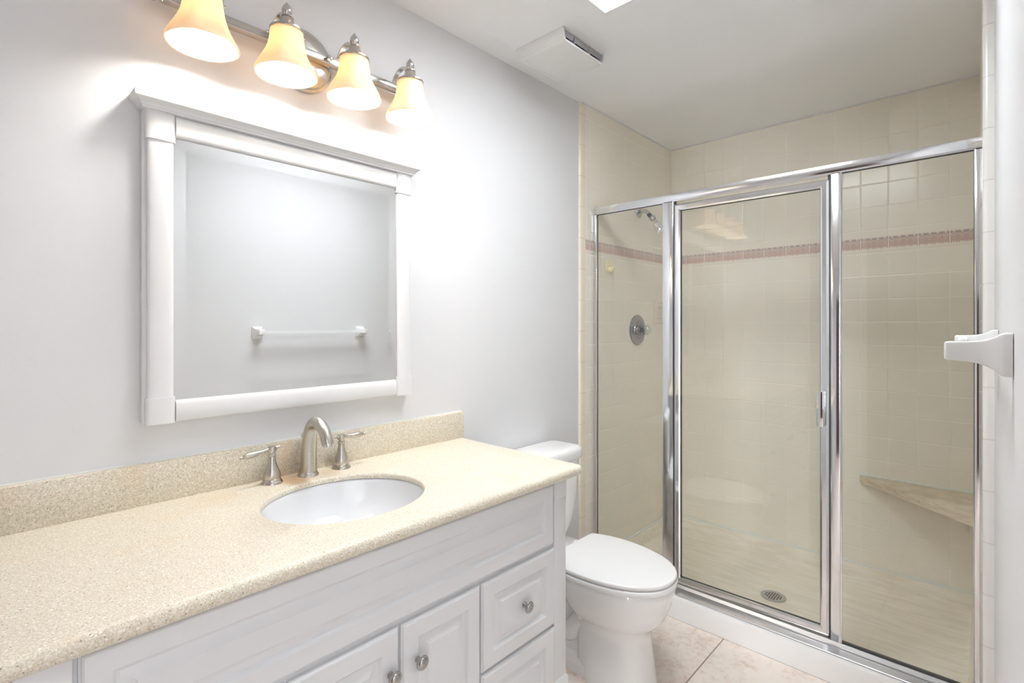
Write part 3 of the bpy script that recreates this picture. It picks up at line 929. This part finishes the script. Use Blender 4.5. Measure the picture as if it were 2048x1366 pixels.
# ------------------------------------------------------------------ shower tray
XS = 2.2644
tray = thing('shower_tray', (2.68, -0.77, 0), 'cream shower tray with a raised white curb under the glass enclosure', 'shower tray')
ZR = 0.097
b = MB()
YR = yr(2.7) + 0.026
x0, x1, y0, y1 = XS + 0.05, XB - 0.001, YR + 0.003, -0.011
ring = lambda i, z: [(x0 + i * 0.2, y0 + i, z), (x1 - i, y0 + i, z), (x1 - i, y1 - i, z), (x0 + i * 0.2, y1 - i, z)]
b.loft([ring(0, 0.001), ring(0, ZR), ring(0.012, ZR), ring(0.016, ZR - 0.008), ring(0.030, 0.034), ring(0.045, 0.024), ring(0.20, 0.022), ring(0.40, 0.020)])
obj('tray_floor', b, M['pan'], tray, angle=40)
b = MB()
cp = [(2.200, 0.001), (2.200, ZR - 0.012), (2.203, ZR - 0.004), (2.210, ZR), (2.322, ZR), (2.330, ZR - 0.006), (2.336, 0.02), (2.336, 0.001)]
b.prism(cp, lambda x, z: (x, -0.012, z), lambda x, z: (x, yr(2.25) + 0.027, z))
obj('curb', b, M['curb'], tray, angle=30)
b = MB()
b.box(XS + 0.06, XB - 0.012, -0.020, -0.0105, ZR - 0.002, ZR + 0.010, 0.003)
b.box(XB - 0.012, XB - 0.0005, YR + 0.01, -0.012, ZR - 0.002, ZR + 0.010, 0.003)
obj('caulk_bead', b, M['caulk'], tray)
b = MB()
DXC, DYC = 2.668, -0.772
b.lathe([(0.056, 0), (0.056, 0.003), (0.050, 0.005), (0.046, 0.0035), (0.0, 0.0035)], (DXC, DYC, 0.0205), 'z', 40)
dr = obj('drain', b, M['chrome_dull'], tray)
b = MB()
for i in range(-3, 4):
    for j in range(-3, 4):
        px_, py_ = i * 0.0108, j * 0.0108
        if px_ ** 2 + py_ ** 2 < 0.037 ** 2:
            b.box(DXC + px_ - 0.0029, DXC + px_ + 0.0029, DYC + py_ - 0.0029, DYC + py_ + 0.0029, 0.0238, 0.0243)
obj('drain_hole_shade', b, M['dark'], dr, smooth=False)  # black squares on the disc, painted shade in place of real holes

# ------------------------------------------------------------------ shower enclosure
enc = thing('shower_enclosure', (XS, -0.76, ZR), 'chrome framed glass shower enclosure with hinged door and two fixed panels', 'shower enclosure')
YE = -1.5215                   # right end of the frame
ZH0, ZH1 = 1.335 + 0.580, 1.335 + 0.613
ZS = 0.126                   # top of the sill track
b = MB(); b.box(XS, XS + 0.034, YE, -0.0105, ZH0, ZH1, 0.003)
b.box(XS + 0.002, XS + 0.030, YE + 0.001, -0.011, ZH0 - 0.006, ZH0 + 0.001)
obj('header_rail', b, M['chrome'], enc)
b = MB()
b.prism([(XS - 0.046, ZR + 0.0002), (XS - 0.046, ZR + 0.004), (XS - 0.044, ZR + 0.0055), (XS - 0.012, ZR + 0.012), (XS - 0.010, ZR + 0.017), (XS - 0.006, ZR + 0.018), (XS + 0.002, ZS), (XS + 0.032, ZS), (XS + 0.040, ZR + 0.006), (XS + 0.040, ZR + 0.0002)], lambda x, z: (x, -0.0125, z), lambda x, z: (x, YE, z))
obj('sill_track', b, plain('dull_aluminium', (0.50, 0.50, 0.505), 0.34, metal=1.0), enc, angle=20)
for nm, y0, y1 in (('wall_jamb', -0.0285, -0.0105), ('hinge_post', -0.4525, -0.4005), ('strike_post', -1.1235, -1.0905), ('wall_jamb', YE, -1.5)):
    b = MB(); b.box(XS + 0.002, XS + 0.020, y0, y1, ZS - 0.004, ZH0, 0.003)
    p = obj(nm, b, M['chrome'], enc)
    if nm.endswith('post'):
        # the thin glass channel lip beside the post
        b = MB()
        if nm == 'hinge_post': b.box(XS + 0.005, XS + 0.017, -0.4008, -0.3985, ZS, ZH0 - 0.004)
        else: b.box(XS + 0.004, XS + 0.017, -1.1275, -1.1232, ZS, ZH0 - 0.004)
        obj('glass_channel', b, M['chrome'], p, smooth=False)
    elif y0 > -1:
        b = MB(); b.box(XS + 0.007, XS + 0.0135, -0.0296, -0.0283, ZS, ZH0 - 0.004)
        obj('gasket', b, M['gasket'], p, smooth=False)
    else:
        b = MB(); b.box(XS + 0.006, XS + 0.016, -1.5003, -1.4975, ZS, ZH0 - 0.004)
        obj('gasket', b, M['chrome_dull'], p, smooth=False)
# fixed panes
for y0, y1 in ((-0.400, -0.0285), (-1.500, -1.1235)):
    b = MB(); b.box(XS + 0.008, XS + 0.0125, y0 + 0.001, y1 - 0.001, ZS + 0.0005, ZH0 - 0.001)
    g = obj('fixed_pane', b, M['glass'], enc, smooth=False)
    for z0, z1 in ((ZS, ZS + 0.0075), (ZH0 - 0.0075, ZH0 - 0.0005)):
        b = MB(); b.box(XS + 0.005, XS + 0.016, y0 + 0.002, y1 - 0.002, z0, z1)
        obj('gasket', b, M['gasket'], g, smooth=False)
# hinged door, a hair ajar
HY = -0.4575
DY1, DZ0, DZ1 = -1.0855, 1.335 - 1.203, 1.335 + 0.5595
sm = lambda a, bb, d: (XS + d, -a, bb)
b = MB()
b.rings(-HY, -DY1, DZ0, DZ1, [(0, 0.020), (0, 0.004), (0.003, 0.0), (0.010, -0.003), (0.024, -0.003), (0.030, 0.0), (0.031, 0.004), (0.031, 0.019)], sm, closed=True)
door = obj('shower_door', b, M['chrome'], enc, origin=(XS + 0.012, HY, DZ0), angle=20)
b = MB(); b.box(XS + 0.009, XS + 0.0135, DY1 + 0.0305, HY - 0.0305, DZ0 + 0.0305, DZ1 - 0.0305)
obj('door_pane', b, M['glass'], door, smooth=False, origin=(XS + 0.012, HY, DZ0))
b = MB()
b.rings(-HY, -DY1, DZ0, DZ1, [(0.0305, 0.0055), (0.0305, 0.0155), (0.0325, 0.0155), (0.0325, 0.0055)], sm, closed=True)
obj('gasket', b, M['gasket'], door, smooth=False, origin=(XS + 0.012, HY, DZ0))
b = MB()
b.box(XS - 0.028, XS - 0.024, -1.071, -1.046, 1.335 - 0.394, 1.335 - 0.259, 0.0015)
b.box(XS - 0.025, XS + 0.002, -1.071, -1.067, 1.335 - 0.394, 1.335 - 0.259, 0.001)
obj('pull_handle', b, M['chrome'], door, origin=(XS + 0.012, HY, DZ0))
door.rotation_euler = (0, 0, math.radians(0.8))
# dark magnetic seal in the strike gap and hinge line
b = MB(); b.box(XS + 0.014, XS + 0.026, -1.0920, -1.0790, ZS, ZH0)
obj('door_seal', b, M['gasket'], enc, smooth=False)
b = MB(); b.box(XS + 0.008, XS + 0.026, -0.4580, -0.4520, ZS, ZH0)
obj('door_seal', b, M['gasket'], enc, smooth=False)

# ------------------------------------------------------------------ shower fittings
sh_ = thing('showerhead', (2.735, -0.010, 2.0), 'chrome shower head on a bent arm high on the tiled wall', 'shower head')
b = MB()
b.lathe([(0.033, 0), (0.033, 0.003), (0.028, 0.010), (0.016, 0.014), (0.0, 0.0145)], (2.735, -0.0105, 2.000), '-y', 32)
obj('flange', b, M['chrome_dull'], sh_)
b = MB()
b.tube([(2.735, -0.012, 2.000), (2.735, -0.042, 2.002), (2.735, -0.066, 1.993), (2.735, -0.085, 1.968)], 0.0105, 18)
obj('shower_arm', b, M['chrome_dull'], sh_)
b = MB()
dv = Vector((0, -0.66, -0.75)).normalized(); o = Vector((2.735, -0.077, 1.979))
b.lathe([(0.0125, 0), (0.0128, 0.002), (0.0128, 0.022), (0.0120, 0.024)], tuple(o), tuple(dv), 18)
obj('thread_tape', b, M['gasket'], sh_)
b = MB()
o2 = o + dv * 0.022
b.sphere(o2 + dv * 0.014, 0.019, 20)
b.tube([o2 + dv * 0.024, o2 + dv * 0.045], 0.010, 14, smooth=False)
obj('flow_control', b, M['chrome_dull'], sh_)
b = MB()
o3 = o2 + dv * 0.040
dv2 = Vector((0.0, -0.456, -0.89)).normalized()
b.lathe([(0.012, 0), (0.0145, 0.004), (0.0150, 0.012), (0.0220, 0.020), (0.0235, 0.030), (0.0245, 0.060), (0.0235, 0.068), (0.020, 0.070), (0.018, 0.067), (0, 0.066)], tuple(o3), tuple(dv2), 28)
obj('spray_head', b, M['chrome'], sh_, angle=30)

sv = thing('shower_valve', (2.718, -0.010, 1.301), 'round chrome shower valve with a clear acrylic knob on the tiled wall', 'shower valve')
b = MB()
b.lathe([(0.0895, 0), (0.0895, 0.003), (0.086, 0.007), (0.080, 0.0085), (0.054, 0.010), (0.052, 0.007), (0.046, 0.007), (0.044, 0.0105), (0.038, 0.010), (0.036, 0.007), (0.031, 0.007), (0.029, 0.013), (0.024, 0.018), (0.021, 0.030), (0.0, 0.0305)], (2.718, -0.0105, 1.301), '-y', 48)
obj('escutcheon', b, plain('dark_chrome', (0.34, 0.35, 0.37), 0.22, metal=1.0), sv, angle=25)
b = MB()
b.lathe([(0.016, 0), (0.014, 0.006), (0.014, 0.010), (0.0, 0.0105)], (2.718, -0.040, 1.301), '-y', 24)
obj('valve_stem', b, M['bore'], sv)
b = MB()
b.lathe([(0.017, 0), (0.024, 0.004), (0.0275, 0.012), (0.0275, 0.034), (0.023, 0.042), (0.0, 0.0425)], (2.718, -0.049, 1.301), '-y', 40, mod=lambda t, h: 1 + 0.05 * math.cos(8 * t))
obj('knob', b, M['knob_glass'], sv, angle=30)

sd = thing('soap_dish', (2.985, -0.010, 1.335 + 0.073), 'almond ceramic soap dish recessed in a tile on the shower side wall', 'soap dish')
b = MB()
a0, a1, z0, z1 = 2.922, 3.046, 1.335 + 0.006, 1.335 + 0.136
fs = lambda a, bb, d: (a, -0.0105 + d, bb)
b.rings(a0, a1, z0, z1, [(0, 0), (0, -0.012), (0.002, -0.0145), (0.006, -0.0155), (0.025, -0.0155), (0.029, -0.013), (0.032, -0.004), (0.036, -0.002)], fs)
obj('dish', b, plain('almond_ceramic', lin(230, 222, 205), 0.2), sd, angle=40)

hk = thing('razor_holder', (2.405, -0.010, 1.335 + 0.317), 'small aged cream plastic hook holder stuck high on the tiled shower wall', 'hook')
b = MB()
poly = [(2.404 + math.copysign(abs(math.cos(t)) ** 0.55, math.cos(t)) * 0.021, 1.653 + math.copysign(abs(math.sin(t)) ** 0.55, math.sin(t)) * 0.033) for t in [2 * PI * k / 32 for k in range(32)]]
b.prism(poly, lambda x, z: (x, -0.0105, z), lambda x, z: (x, -0.0165, z))
obj('mounting_plate', b, M['plastic_cream'], hk)
b = MB()
b.tube([(2.404, -0.016, 1.640), (2.404, -0.023, 1.630), (2.404, -0.032, 1.630), (2.404, -0.037, 1.637), (2.404, -0.038, 1.647)], [0.014, 0.014, 0.013, 0.012, 0.010], 14)
b.lathe([(0.008, 0), (0.008, 0.002), (0.005, 0.004), (0.0, 0.0042)], (2.404, -0.0165, 1.668), '-y', 16)
obj('hook', b, M['plastic_cream'], hk)

cs = thing('corner_shelf', (3.05, -1.40, 0.51), 'triangular travertine corner shelf low in the far shower corner', 'shelf')
ZT, ZB_ = 1.335 - 0.778, 1.335 - 0.813
YW = lambda x: yr(x) + 0.0265
b = MB()
pl = [(XB - 0.0008, -1.046), (XB - 0.0008, YW(XB)), (2.742, YW(2.742)), (2.746, -1.506), (XB - 0.010, -1.046)]
n_ = len(pl)
cx, cy = 3.03, -1.36
def shr(k, z): return [(cx + (x - cx) * k if 0 else x, y, z) for x, y in pl]
b.loft([shr(1, ZB_), shr(1, ZT)])
obj('stone_slab', b, M['stone'], cs, smooth=False)
b = MB()
b.box(XB - 0.012, XB - 0.0005, -1.50, -1.046, ZT - 0.001, ZT + 0.012, 0.004)
obj('caulk_bead', b, M['caulk'], cs)

# ------------------------------------------------------------------ towel bar on the right wall
tb = thing('towel_bar', (1.45, yr(1.45), 1.29), 'white ceramic towel bar with two flared posts on the right wall', 'towel bar')
ZTB = 1.287
def post(x):
    yw = yr(x) + 0.0005
    b = MB()
    loops = []
    for d, hx, hz, dz in ((0, 0.0275, 0.0345, 0), (0.009, 0.0275, 0.0345, 0), (0.013, 0.0265, 0.0330, 0), (0.020, 0.0235, 0.0270, 0.001), (0.030, 0.0205, 0.0215, 0.002), (0.042, 0.0180, 0.0180, 0.003), (0.055, 0.0168, 0.0165, 0.0035), (0.078, 0.0160, 0.0155, 0.004), (0.081, 0.0152, 0.0147, 0.004), (0.0825, 0.0135, 0.013, 0.004)):
        r = 0.003
        L = []
        for sx, sz, a0 in ((1, 1, 0), (-1, 1, 90), (-1, -1, 180), (1, -1, 270)):
            for k in range(4):
                a = math.radians(a0 + 30 * k)
                L.append((x + sx * (hx - r) + r * math.cos(a), yw + d, ZTB + dz + sz * (hz - r) + r * math.sin(a)))
        loops.append(L)
    b.loft(loops)
    return obj('post', b, M['ceramic'], tb, angle=40)
TB0, TB1 = 1.135, 1.775
post(TB0); post(TB1)
b = MB()
b.loft([[(x, yr(x) + 0.0665 + sy * 0.0085, ZTB + 0.004 + sz * 0.0085) for sy, sz in ((-1, -1), (1, -1), (1, 1), (-1, 1))] for x in (TB0 + 0.012, TB1 - 0.012)])
obj('bar', b, M['acrylic_bar'], tb, smooth=False)
